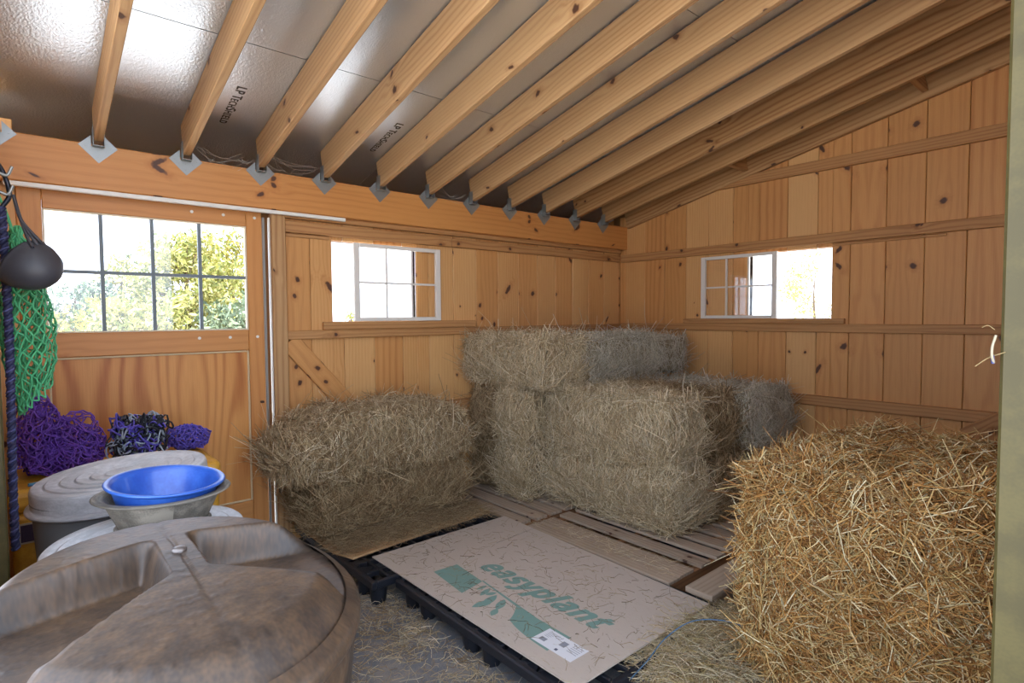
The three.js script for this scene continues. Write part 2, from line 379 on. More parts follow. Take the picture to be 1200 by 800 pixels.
{
  const t = thing('trim_2', 'thin white metal door track under the beam', 'track', [0, 0, 0], null, 'structure');
  part('track', chamfer(1.75, 0.022, 0.03, 0.003), whiteMetal, t, [0.83, 2.17, -3.715]);
  const s = thing('trim_3', 'upright metal seal strip beside the sliding door', 'strip', [0, 0, 0], null, 'structure');
  part('strip', chamfer(0.014, 2.12, 0.012, 0.002), galv, s, [1.182, 1.08, -3.775]); part('strip', chamfer(0.01, 2.12, 0.02, 0.002), whiteMetal, s, [1.213, 1.08, -3.765]);
  const p = thing('trim_4', 'square pine post between the sliding door and the wall boards', 'post', [0, 0, 0], null, 'structure');
  part('post', plank(0.09, 2.16, 0.055, 'y', 0.005), rafterMats[1], p, [1.264, 1.085, -3.762]);
}
// right hand jamb post close to the camera
{
  const p = thing('trim_5', 'tall olive painted door post beside the straw bale', 'post', [1.39, 0, -0.125], null, 'structure');
  part('post', boxUV(chamfer(0.09, 3.05, 0.145, 0.005), 0.5), olive, p, [0, 1.525, 0]);
  part('stop_strip', boxUV(chamfer(0.02, 3.0, 0.05, 0.003), 0.5), olive, p, [-0.055, 1.5, 0.03]);
}

// ---------------------------------------------------------------- sliding window sashes
function sash(name, label, w, h, place) {
  const g = thing(name, label, 'window', [0, 0, 0], null, 'structure');
  const st = 0.042, d = 0.028;
  const rail = (ww, hh, x, y) => part('sash_frame', chamfer(ww, hh, d, 0.003), whitePaint, g, [x, y, 0]);
  rail(st, h, -w / 2 + st / 2, 0); rail(st, h, w / 2 - st / 2, 0); rail(w - 2 * st - 0.001, 0.028, 0, h / 2 - 0.014); rail(w - 2 * st - 0.001, 0.028, 0, -h / 2 + 0.014);
  const gw = w - 2 * st, gh = h - 0.056;
  for (const k of [-1, 1]) part('muntin', new THREE.BoxGeometry(0.014, gh, 0.018), whitePaint, g, [k * gw / 6, 0, 0]);
  part('muntin', new THREE.BoxGeometry(gw, 0.014, 0.017), whitePaint, g);
  for (let i = 0; i < 3; i++) for (let j = 0; j < 2; j++) part('pane', new THREE.BoxGeometry(gw / 3 - 0.001, gh / 2 - 0.001, 0.003), glass, g, [(i - 1) * gw / 3, (j - 0.5) * gh / 2, 0]);
  place(g);
}
sash('window_1', 'white six light sliding sash beside the wooden door', 0.725, 0.555, (g) => g.position.set(2.15, 1.752, ZL + 0.024));
sash('window_2', 'white six light sliding sash above the stacked bales', 0.695, 0.56, (g) => { g.position.set(XR - 0.024, 1.75, -2.484); g.rotation.y = -Math.PI / 2; });

// ---------------------------------------------------------------- hay and straw
function strandGeo(seed, bend, sides = 3) {   // unit long blade along x, slightly bent
  reseed(seed);
  const pts = [V(0, 0, 0), V(0.33, bend * 0.7, rr(-0.05, 0.05)), V(0.68, bend, rr(-0.08, 0.08)), V(1, bend * 0.4, rr(-0.12, 0.12))];
  const t = new Tubes(sides); t.path(pts.map((p) => p.multiplyScalar(1)), (k) => 0.011 * (1 - 0.5 * k)); return t.build();
}
const strandGeos = [strandGeo(1, 0.06), strandGeo(2, -0.1), strandGeo(3, 0.16), strandGeo(4, -0.03)];
const strandMat = new THREE.MeshStandardMaterial({ color: 0xffffff, roughness: 0.75, side: THREE.DoubleSide });
// list of {p, dir, len, thick, color} into instanced blades under a parent
function strands(parent, name, list, label) {
  strandGeos.forEach((g, k) => {
    const mine = list.filter((_, i) => i % strandGeos.length === k);
    if (!mine.length) return;
    const m = new THREE.InstancedMesh(g, strandMat, mine.length); m.name = name; m.userData.kind = 'stuff'; m.castShadow = m.receiveShadow = true;
    const M = new THREE.Matrix4(), x = V(0, 0, 0), y = V(0, 0, 0), z = V(0, 0, 0);
    mine.forEach((s, i) => {
      x.copy(s.dir).normalize(); y.set(rnd() - 0.5, rnd() - 0.5, rnd() - 0.5); z.crossVectors(x, y).normalize(); y.crossVectors(z, x);
      M.makeBasis(x.multiplyScalar(s.len), y.multiplyScalar(s.len * 0.7 < 0.03 ? 0.03 : s.thick), z.multiplyScalar(s.thick)); M.setPosition(s.p);
      m.setMatrixAt(i, M); m.setColorAt(i, s.color);
    });
    if (label) m.userData.label = label;
    parent.add(m);
  });
}
function fibreTexture(seed, base, tones, n, W = 1024) {
  reseed(seed);
  const c = document.createElement('canvas'); c.width = c.height = W; const x = c.getContext('2d');
  x.fillStyle = base; x.fillRect(0, 0, W, W);
  for (let i = 0; i < n; i++) {
    const a = rr(0, W), b = rr(0, W), l = rr(20, 90), t = rr(0, Math.PI);
    x.strokeStyle = pick(tones); x.globalAlpha = rr(0.4, 1); x.lineWidth = rr(0.8, 2.4);
    for (const [ox, oy] of [[0, 0], [W, 0], [0, W], [-W, 0], [0, -W]]) {
      if (a + ox < -100 || a + ox > W + 100 || b + oy < -100 || b + oy > W + 100) continue;
      x.beginPath(); x.moveTo(a + ox, b + oy); x.quadraticCurveTo(a + ox + Math.cos(t) * l * 0.5 + rr(-8, 8), b + oy + Math.sin(t) * l * 0.5, a + ox + Math.cos(t) * l, b + oy + Math.sin(t) * l); x.stroke();
    }
  }
  const t = new THREE.CanvasTexture(c); t.colorSpace = THREE.SRGBColorSpace; t.wrapS = t.wrapT = THREE.RepeatWrapping; return t;
}
const hayTex = fibreTexture(71, '#7c6b51', ['#c0ae90', '#a3906c', '#ccbb98', '#88755a', '#6a573f', '#b1a580', '#574632'], 9000);
const strawTex = fibreTexture(73, '#7a5a2c', ['#c9a05a', '#a87c3a', '#dcb878', '#8a652f', '#6a4a22', '#b8904e'], 7000);
const hayBody = new THREE.MeshStandardMaterial({ map: hayTex, roughness: 0.95 }), strawBody = new THREE.MeshStandardMaterial({ map: strawTex, roughness: 0.9 });
const col = (h) => new THREE.Color(h);
const HAY = ['#e6d3b0', '#d8c29c', '#c9b088', '#eedfc2', '#b9a077', '#dccba8', '#ad946c', '#d0bd98'].map(col);
const HAYGREEN = ['#d6cdb8', '#c6bda6', '#e2dacb', '#b4aa90', '#dacfb8', '#aaa088'].map(col);
const HAYBROWN = ['#b09570', '#9a7f5a', '#bfa680', '#876c4a', '#cbb48c', '#967b56'].map(col);
const STRAW = ['#bf8d4c', '#a97838', '#cfaa6e', '#976630', '#d8bd8c', '#b38347', '#87592a', '#c0975a'].map(col);
const STRAWPALE = ['#d8c493', '#c9b27a', '#e4d6ae', '#b79c62'].map(col);

// one bale: rounded, lumpy body with flake grooves, plus loose blades on its open faces
// long: 'x' or 'z'; open: weights for [-x, +x, +y, -y, +z, -z]
function bale(label, [x0, x1, y0, y1, z0, z1], long, { n = 3500, open = [1, 0, 1, 0, 1, 0], pal = HAY, seed = 1, len = [0.05, 0.15], thick = 0.16, round = 0.05, lump = 0.016, body = hayBody, down = 0.8, group, name = 'hay_bale', flakes = 0.1, sag = null, tilt = 0.35, tiltZ = 0 } = {}) {
  const w = x1 - x0, h = y1 - y0, d = z1 - z0, o = thing(name, label, 'bale', [(x0 + x1) / 2, y0, (z0 + z1) / 2], group);
  const g = new THREE.BoxGeometry(w, h, d, Math.round(w / 0.03), Math.round(h / 0.03), Math.round(d / 0.03));
  const p = g.attributes.position, half = [w / 2, h / 2, d / 2], v = V(0, 0, 0), inner = V(0, 0, 0);
  for (let i = 0; i < p.count; i++) {
    v.fromBufferAttribute(p, i);
    inner.set(...['x', 'y', 'z'].map((c, k) => Math.max(-half[k] + round, Math.min(half[k] - round, v[c]))));
    const out = v.clone().sub(inner); const L = out.length();
    if (L > 1e-6) v.copy(inner).addScaledVector(out.normalize(), Math.min(L, round));
    const nrm = out.lengthSq() > 0 ? out : V(0, 1, 0);
    const s = seed * 7.3, a = v[long];
    let dsp = lump * (noise(v.x * 7 + s, v.y * 7, v.z * 7) + 0.7 * noise(v.x * 17, v.y * 17 + s, v.z * 17));
    const fl = Math.abs(((a / flakes + 0.25 * noise(v.y * 3 + s, a * 2, s) + 50) % 1) - 0.5) * 2;      // grooves between flakes
    dsp -= 0.02 * Math.pow(fl, 6);
    v.addScaledVector(nrm, dsp - lump * 0.75);
    if (v.y < -h / 2 + 0.0) v.y = -h / 2;
    if (sag) sag(v, half);
    p.setXYZ(i, v.x, v.y, v.z);
  }
  g.translate(0, h / 2, 0); g.computeVertexNormals(); boxUV(g, 0.55, seed * 0.37, seed * 0.71);
  part('body', g, body, o);
  // blades
  reseed(seed * 991 + 5);
  const idx = g.index.array, N = g.attributes.normal, A = V(0, 0, 0), B = V(0, 0, 0), C = V(0, 0, 0), acc = []; let sum = 0;
  for (let t = 0; t < idx.length; t += 3) {
    A.fromBufferAttribute(p, idx[t]); B.fromBufferAttribute(p, idx[t + 1]); C.fromBufferAttribute(p, idx[t + 2]);
    const nn = B.clone().sub(A).cross(C.clone().sub(A)), area = nn.length() / 2; nn.normalize();
    const wgt = Math.max(0, -nn.x) * open[0] + Math.max(0, nn.x) * open[1] + Math.max(0, nn.y) * open[2] + Math.max(0, -nn.y) * open[3] + Math.max(0, nn.z) * open[4] + Math.max(0, -nn.z) * open[5];
    sum += area * wgt; acc.push(sum);
  }
  const list = [], nrm = V(0, 0, 0);
  for (let k = 0; k < n; k++) {
    const r = rnd() * sum; let lo = 0, hi = acc.length - 1; while (lo < hi) { const m = (lo + hi) >> 1; if (acc[m] < r) lo = m + 1; else hi = m; }
    const t = lo * 3; let a = rnd(), b = rnd(); if (a + b > 1) { a = 1 - a; b = 1 - b; }
    A.fromBufferAttribute(p, idx[t]); B.fromBufferAttribute(p, idx[t + 1]); C.fromBufferAttribute(p, idx[t + 2]);
    const q = A.clone().addScaledVector(B.clone().sub(A), a).addScaledVector(C.clone().sub(A), b);
    nrm.fromBufferAttribute(N, idx[t]);
    const dir = V(rnd() - 0.5, rnd() - 0.5, rnd() - 0.5); dir.normalize(); dir.addScaledVector(nrm, -dir.dot(nrm)).normalize();
    if (Math.abs(nrm.y) < 0.7) dir.y -= down * rnd();
    dir.normalize().addScaledVector(nrm, rr(-0.12, tilt) * (rnd() < 0.12 ? 2 : 1)).normalize();
    const long_ = rr(...len) * (rnd() < 0.06 ? 1.7 : 1);
    if (q.y + dir.y * long_ < (y0 > 0.3 ? -0.07 : 0.01)) dir.y = Math.abs(dir.y) * 0.3;
    q.addScaledVector(dir, -long_ * 0.4).addScaledVector(nrm, -0.002);
    list.push({ p: q, dir, len: long_, thick: thick * rr(0.6, 1.25), color: pick(pal).clone().multiplyScalar(rr(0.72, 1.22)) });
  }
  strands(o, 'loose_blades', list);
  if (tiltZ) o.rotation.z = tiltZ;
  return o;
}
const G1 = 'hay bales stacked in the corner', G2 = 'hay bales beside the sliding door';
const TW = { thick: 0.24, len: [0.07, 0.24], tilt: 0.4, lump: 0.03, down: 4.5, round: 0.05 };
// corner stack: two rows deep against the board wall
bale('lowest hay bale of the three high corner tier, against board wall', [2.74, 3.86, 0.142, 0.55, -3.74, -3.36], 'x', { ...TW, seed: 1, n: 2400, open: [1, 0, 0.1, 0, 0.2, 0.2], pal: HAYBROWN, group: G1 });
bale('lowest hay bale of the corner tier, tucked behind the two high block', [2.72, 3.84, 0.142, 0.55, -3.35, -2.99], 'x', { ...TW, seed: 2, n: 6400, open: [1.5, 0, 0.1, 0, 0.2, 0.2], pal: HAY, group: G1 });
bale('middle hay bale of the corner tier, against board wall', [2.74, 3.86, 0.552, 0.955, -3.74, -3.36], 'x', { ...TW, seed: 3, n: 2600, open: [1, 0, 0.1, 0, 0.2, 0.2], pal: HAYBROWN, group: G1 });
bale('middle hay bale of the corner tier, behind the two high block', [2.71, 3.83, 0.552, 0.955, -3.35, -2.99], 'x', { ...TW, seed: 4, n: 6800, open: [1.5, 0, 0.1, 0, 0.2, 0.2], pal: HAY, group: G1 });
bale('tan topmost hay bale of the corner tier, end towards the door wall', [2.7, 3.15, 0.985, 1.345, -3.73, -2.8], 'z', { ...TW, seed: 5, n: 9500, pal: HAY, group: G1 });
bale('grey green topmost hay bale of the corner tier, lying crosswise', [3.165, 4.1, 0.985, 1.34, -3.28, -2.8], 'x', { ...TW, seed: 6, n: 6500, open: [0.3, 0.3, 1, 0, 1.2, 0], pal: HAYGREEN, group: G1 });
bale('grey green topmost hay bale of the corner tier, beside the gable wall', [4.11, 4.55, 0.985, 1.32, -3.7, -2.82], 'z', { ...TW, seed: 7, n: 2200, open: [0.3, 1, 1, 0, 1.2, 0], pal: HAYGREEN, group: G1 });
// the two high block in front
const front = [[2.9, 3.345], [3.355, 3.79], [3.8, 4.2], [4.21, 4.58]];
const blockNames = ['with its long side towards the cardboard', 'second from the cardboard', 'third from the cardboard', 'against the gable wall'];
front.forEach(([a, b], k) => {
  bale('lower hay bale of the two high block, ' + blockNames[k], [a, b, 0.142, 0.54, -2.96, -1.9 + [0, 0.02, 0.04, 0][k]], 'z', { ...TW, seed: 11 + k, n: k ? 2500 : 9000, open: k ? [0, 0, 0.1, 0, 1, 0] : [1.2, 0, 0.1, 0, 1.3, 0], pal: k ? HAYBROWN : HAY, group: G1 });
  bale('upper hay bale of the two high block, ' + blockNames[k], [a, b, 0.545, [0.985, 0.975, 0.965, 0.94][k], -2.98, -1.93 + [0, -0.03, 0.06, 0.04][k]], 'z', { ...TW, seed: 21 + k, n: k ? 6000 : 12000, open: [k ? 0.15 : 1.2, k > 2 ? 1 : 0, 1.2, 0, 1.2, 0], pal: [HAY, HAYBROWN, HAYGREEN, HAYGREEN][k], round: k > 2 ? 0.1 : 0.06, group: G1 });
});
// pair by the door
bale('lower hay bale of the pair by the sliding door', [1.28, 2.36, 0.165, 0.52, -3.72, -3.22], 'x', { ...TW, seed: 31, n: 9000, open: [1, 0.4, 0.1, 0, 1.2, 0], pal: HAYBROWN, group: G2 });
bale('upper sagging hay bale of the pair by the sliding door', [1.08, 2.36, 0.525, 0.93, -3.73, -3.15], 'x', {
  ...TW, seed: 32, n: 14000, open: [1.4, 0.8, 1.2, 0, 1, 0], pal: [...HAYBROWN, ...HAYBROWN, ...HAY], round: 0.11, lump: 0.028, group: G2,
  sag: (v, h) => { const e = Math.max(0, (-v.x - h[0] * 0.25) / h[0]), f = Math.max(0, (v.x - h[0] * 0.35) / h[0]); if (v.y > 0) v.y -= 0.34 * e * e + 0.2 * f * f; v.x += v.y < 0 ? 0.02 : 0; },
});
// golden straw, two bales high on the near pallet
const SW = { name: 'straw_bale', body: strawBody, pal: [...STRAW, ...STRAW, ...STRAWPALE], thick: 0.22, len: [0.07, 0.26], round: 0.17, lump: 0.05, down: 0.3, tilt: 0.15 };
bale('tall golden straw bale beside the olive post', [1.98, 3.12, 0.115, 0.98, -1.08, -0.2], 'x', { ...SW, seed: 42, n: 30000, open: [1.6, 0, 1.4, 0, 0.2, 0.6] });

// ---------------------------------------------------------------- pallets, boards and cardboard
function woodPallet(label, [x0, x1, z0, z1, top], axis, boards, mat, gap, { stringers = 3, skip = [], edges = null } = {}) {
  const o = thing('wooden_pallet', label, 'pallet', [(x0 + x1) / 2, 0, (z0 + z1) / 2]);
  const w = x1 - x0, d = z1 - z0, T = 0.02, span = axis === 'z' ? w : d, even = (span - gap * (boards - 1)) / boards;
  for (let k = 0; k < (edges ? edges.length : boards); k++) {
    const bw = edges ? edges[k][1] - edges[k][0] : even, c = edges ? (edges[k][0] + edges[k][1]) / 2 - (x0 + x1) / 2 : -span / 2 + bw / 2 + k * (bw + gap), g = axis === 'z' ? plank(bw, T, d - rr(0, 0.02), 'z', 0.003) : plank(w - rr(0, 0.02), T, bw, 'x', 0.003);
    if (!skip.includes(k)) part('deck_board', g, mat, o, axis === 'z' ? [c, top - T / 2, 0] : [0, top - T / 2, c]);
    if (k % 3 === 0) part('bottom_board', axis === 'z' ? plank(bw, 0.016, d - 0.03, 'z', 0.003) : plank(w - 0.03, 0.016, bw, 'x', 0.003), palletBrown, o, axis === 'z' ? [c, 0.008, 0] : [0, 0.008, c]);
  }
  const hh = top - T - 0.016;
  for (let k = 0; k < stringers; k++) {
    const f = -0.5 + k / (stringers - 1), c = f * ((axis === 'z' ? d : w) - 0.06);
    part('stringer', axis === 'z' ? plank(w, hh, 0.04, 'x', 0.003) : plank(0.04, hh, d, 'z', 0.003), palletBrown, o, axis === 'z' ? [0, 0.016 + hh / 2, c] : [c, 0.016 + hh / 2, 0]);
  }
  return o;
}
reseed(401);
woodPallet('weathered grey wooden pallet under the two high hay block', [2.47, 4.3, -2.7, -1.62, 0.14], 'z', 13, palletMat, 0.045, { edges: [[2.45, 2.555], [2.56, 2.69], [2.755, 2.855], [2.915, 3.01], [3.06, 3.17], [3.22, 3.33], [3.38, 3.49], [3.54, 3.65], [3.7, 3.81], [3.86, 3.97], [4.02, 4.13], [4.18, 4.29]] });
woodPallet('wooden pallet under the corner hay tier, with a sawn end showing', [2.44, 4.0, -3.74, -2.75, 0.14], 'z', 11, palletMat, 0.04);
woodPallet('brown wooden pallet under the golden straw bales', [1.86, 3.15, -1.24, -0.2, 0.11], 'x', 8, palletBrown, 0.04);
{
  const o = thing('lumber_offcut', 'weathered lilac grey timber offcut beside the straw bales', 'plank', [2.9, 0, -1.44]);
  part('top_board', plank(0.96, 0.03, 0.145, 'x'), palletMat, o, [0, 0.16, 0]); part('side_board', plank(0.9, 0.143, 0.03, 'x'), palletMat, o, [0.01, 0.0725, 0.04]); part('side_board', plank(0.9, 0.143, 0.03, 'x'), palletMat, o, [0.01, 0.0725, -0.05]);
}
const blackPlastic = std(0x1b1e26, 0.42);
function plasticPallet(label, [x0, x1, z0, z1, top]) {
  const o = thing('plastic_pallet', label, 'pallet', [(x0 + x1) / 2, 0, (z0 + z1) / 2], 'black plastic pallets'), w = x1 - x0, d = z1 - z0, m = blackPlastic;
  for (const s of [-1, 1]) { part('rim', chamfer(0.03, 0.045, d, 0.006), m, o, [s * (w / 2 - 0.015), top - 0.0225, 0]); part('rim', chamfer(w - 0.061, 0.045, 0.03, 0.006), m, o, [0, top - 0.0225, s * (d / 2 - 0.015)]); }
  const leg = new THREE.CylinderGeometry(0.05, 0.04, top - 0.045, 8), bar = chamfer(0.02, 0.03, d - 0.062, 0.003), cross = chamfer(w - 0.062, 0.028, 0.03, 0.003);
  for (let i = 0; i < 3; i++) for (let j = 0; j < 3; j++) for (const e of [-0.07, 0.07]) part('foot', leg, m, o, [(i - 1) * (w / 2 - 0.07), (top - 0.045) / 2, (j - 1) * (d / 2 - 0.14) + e]);
  for (let i = 1; i < 10; i++) part('deck_bar', bar, m, o, [-w / 2 + (i * w) / 10, top - 0.016, 0]);
  for (let i = 1; i < 8; i++) part('deck_bar', cross, m, o, [0, top - 0.0155, -d / 2 + (i * d) / 8]);
  // triangular webs along the rim
  const tri = new THREE.ExtrudeGeometry(new THREE.Shape([new THREE.Vector2(0, 0), new THREE.Vector2(0.085, 0.045), new THREE.Vector2(0, 0.09)]), { depth: 0.02, bevelEnabled: false }); tri.rotateX(-Math.PI / 2);
  for (let k = 0; k < Math.floor((d - 0.1) / 0.1); k++) part('web', tri, m, o, [-w / 2 + 0.03, top - 0.024, -d / 2 + 0.14 + k * 0.1]);
  return o;
}
plasticPallet('black plastic pallet under the pair of bales by the door', [1.31, 2.41, -3.7, -2.62, 0.145]);
plasticPallet('black plastic pallet under the printed cardboard', [1.43, 2.44, -2.6, -1.3, 0.136]);
{
  const o = thing('hardboard_sheet', 'plain brown board sheet under the pair of bales by the door', 'board', [0, 0, 0]);
  const s = new THREE.Shape([[1.31, 3.72], [2.4, 3.72], [2.4, 3.02], [1.83, 2.99], [1.36, 2.945], [1.31, 3.1]].map(([a, b]) => new THREE.Vector2(a, b)));
  const g = new THREE.ExtrudeGeometry(s, { depth: 0.012, bevelEnabled: false }); g.rotateX(-Math.PI / 2); boxUV(g, 1);
  part('sheet', g, new THREE.MeshStandardMaterial({ map: grainTex(21, [168, 128, 88], [196, 160, 116], 7), roughness: 0.85 }), o, [0, 0.147, 0]);
}
// printed cardboard: canvas u runs along +z (reading direction), v along +x
const CX0 = 1.455, CX1 = 2.43, CZ0 = -2.9, CZ1 = -1.365;
{
  const PX = 1000, c = document.createElement('canvas'); c.width = Math.round((CZ1 - CZ0) * PX); c.height = Math.round((CX1 - CX0) * PX);
  const g = c.getContext('2d'), U = (z) => (z - CZ0) * PX, W = (x) => (CX1 - x) * PX;
  g.fillStyle = '#bbaea2'; g.fillRect(0, 0, c.width, c.height);
  reseed(77);
  for (let i = 0; i < 9000; i++) { g.globalAlpha = rr(0.03, 0.12); g.fillStyle = pick(['#8f7c68', '#cbb9a6', '#9f8c78']); g.fillRect(rr(0, c.width), rr(0, c.height), rr(2, 26), rr(1, 4)); }
  g.globalAlpha = 1; g.strokeStyle = '#7d6b5a'; g.lineWidth = 2;
  g.beginPath(); g.moveTo(0, W(1.79)); g.lineTo(U(-2.55), W(1.775)); g.stroke();
  const ink = '#74948b'; g.fillStyle = ink;
  g.save(); g.translate(U(-2.41), W(1.825)); g.transform(1, 0, -0.4, 1, 0, 0); g.font = 'bold 178px sans-serif';
  const tw = g.measureText('easyplant').width; g.scale((0.83 * PX) / tw, 0.95); g.fillText('easyplant', 0, 0); g.strokeStyle = ink; g.lineWidth = 9; g.lineJoin = 'round'; g.strokeText('easyplant', 0, 0); g.restore();
  const poly = (pts) => { g.beginPath(); pts.forEach(([x, z], i) => (i ? g.lineTo(U(z), W(x)) : g.moveTo(U(z), W(x)))); g.closePath(); g.fill(); };
  poly([[1.61, -2.51], [1.755, -2.5], [1.735, -2.25], [1.585, -2.22]]);                 // first block of the emblem
  poly([[1.745, -2.26], [1.735, -2.25], [1.67, -1.7], [1.69, -1.7]]);                   // thin line
  for (const [x0, z0, x1, z1, w] of [[1.725, -2.2, 1.66, -2.2, 0.016], [1.72, -2.165, 1.635, -2.14, 0.02], [1.715, -2.11, 1.66, -2.13, 0.018], [1.7, -2.09, 1.585, -2.06, 0.028], [1.655, -2.06, 1.54, -2.08, 0.03], [1.7, -2.03, 1.61, -1.985, 0.026], [1.62, -1.99, 1.56, -1.96, 0.022]]) {
    const cx = (x0 + x1) / 2, cz = (z0 + z1) / 2, dx = x1 - x0, dz = z1 - z0, L = Math.hypot(dx, dz), nx = -dz / L, nz = dx / L;     // pointed leaf
    g.beginPath(); g.moveTo(U(z0), W(x0)); g.quadraticCurveTo(U(cz + nz * w * 1.6), W(cx + nx * w * 1.6), U(z1), W(x1)); g.quadraticCurveTo(U(cz - nz * w * 1.6), W(cx - nx * w * 1.6), U(z0), W(x0)); g.fill();
  }
  g.beginPath(); g.moveTo(U(-1.95), W(1.7)); g.lineTo(U(-1.6), W(1.7)); g.lineTo(U(-1.6), W(1.56)); g.quadraticCurveTo(U(-1.78), W(1.56), U(-1.88), W(1.6)); g.quadraticCurveTo(U(-1.9), W(1.65), U(-1.95), W(1.7)); g.fill();
  // white address label
  g.fillStyle = '#dcdce0'; g.fillRect(U(-1.71), W(1.685), 0.225 * PX, 0.112 * PX);
  g.fillStyle = '#8d8f98'; g.fillRect(U(-1.69), W(1.62), 34, 24); g.fillRect(U(-1.6), W(1.66), 30, 36); g.fillStyle = '#55576a'; g.fillRect(U(-1.59), W(1.6), 14, 14);
  for (let k = 0; k < 5; k++) { g.fillStyle = '#a3a4ac'; g.fillRect(U(-1.55), W(1.67) + k * 12, 52, 4); g.fillRect(U(-1.69), W(1.67) + k * 9, 50 - k * 6, 3); }
  const t = new THREE.CanvasTexture(c); t.colorSpace = THREE.SRGBColorSpace;
  const o = thing('cardboard_sheet', 'flattened cardboard box printed easyplant in green, lying on the pallet', 'cardboard', [0, 0, 0]);
  const shp = new THREE.Shape([[CX0, -CZ0], [CX1, -CZ0], [CX1 - 0.005, 2.607], [2.1, 2.585], [2.1, 2.58], [CX1 - 0.007, 2.6], [CX1 - 0.04, -CZ1], [CX0 + 0.02, -CZ1]].map(([a, b]) => new THREE.Vector2(a, b)));
  const geo = new THREE.ExtrudeGeometry(shp, { depth: 0.006, bevelEnabled: false }); geo.rotateX(-Math.PI / 2);
  const p = geo.attributes.position, uv = new Float32Array(p.count * 2);
  for (let i = 0; i < p.count; i++) { uv[i * 2] = (p.getZ(i) - CZ0) / (CZ1 - CZ0); uv[i * 2 + 1] = (p.getX(i) - CX0) / (CX1 - CX0); p.setY(i, p.getY(i) + 0.003 * noise(p.getX(i) * 2, p.getZ(i) * 2)); }
  geo.setAttribute('uv', new THREE.BufferAttribute(uv, 2));
  part('sheet', geo, new THREE.MeshStandardMaterial({ map: t, roughness: 0.85 }), o, [0, 0.147, 0]);
}

// ---------------------------------------------------------------- loose hay on floor, boards and cardboard
function scatter(label, count, place, pal, seed, len = [0.03, 0.12], thick = 0.14, name = 'loose_hay') {
  reseed(seed);
  const o = thing(name, label, 'hay', [0, 0, 0], null, 'stuff'), list = [];
  for (let k = 0; k < count; k++) {
    const q = place(); if (!q) continue;
    const a = rr(0, 6.283), dir = V(Math.cos(a), rr(-0.03, 0.16), Math.sin(a));
    list.push({ p: q, dir, len: rr(...len), thick: thick * rr(0.6, 1.2), color: pick(pal).clone().multiplyScalar(rr(0.6, 1.05)) });
  }
  strands(o, 'hay_wisps', list); return o;
}
const clump = (x, z, f = 1.7) => noise(x * f, z * f, 3.3) + 0.5 * noise(x * 5, z * 5, 8.8);
scatter('chaff and hay wisps strewn over the grey floor', 17000, () => { const x = rr(0.4, 2.1), z = rr(-3.3, -0.6); if (x > 1.46 && z < -1.34) return null; return clump(x, z) + 0.35 * sstep(0.9, 1.5, x) > rr(-0.5, 0.6) ? V(x, rr(0.002, 0.012), z) : null; }, [...HAYBROWN, ...HAY], 501);
scatter('hay wisps scattered over the printed cardboard', 620, () => { const x = rr(CX0 + 0.03, CX1 - 0.05), z = rr(CZ0 + 0.03, CZ1 - 0.03); return V(x, 0.156, z); }, [col('#8a7858'), col('#a3906c'), col('#6d5c42'), col('#c0ae8a')], 503, [0.02, 0.09], 0.1);
scatter('loose hay spilled over the brown board sheet', 5200, () => { const x = rr(1.33, 2.38), z = -3.22 + Math.abs(rr(0, 0.5) * rr(0, 0.6)); return V(x, 0.163 + rr(0, 0.02) * (z < -3.1 ? 1 : 0.2), Math.min(z, -2.98)); }, HAYBROWN, 505);
scatter('heaped loose hay at the foot of the straw bales', 9000, () => { const x = rr(1.75, 2.5), z = rr(-1.5, -0.75), k = Math.hypot((x - 2.15) / 0.42, (z + 1.2) / 0.28); if (k > 1 || (x > 2.38 && z < -1.36)) return null; return V(x, 0.112 + (1 - k) * 0.1 * rnd() + 0.004, z); }, [...HAY, ...STRAWPALE], 507, [0.04, 0.14]);
scatter('hay wisps lying on the weathered grey pallet', 260, () => V(rr(2.5, 2.69), 0.145, rr(-2.7, -1.64)), HAY, 509, [0.03, 0.1], 0.1);

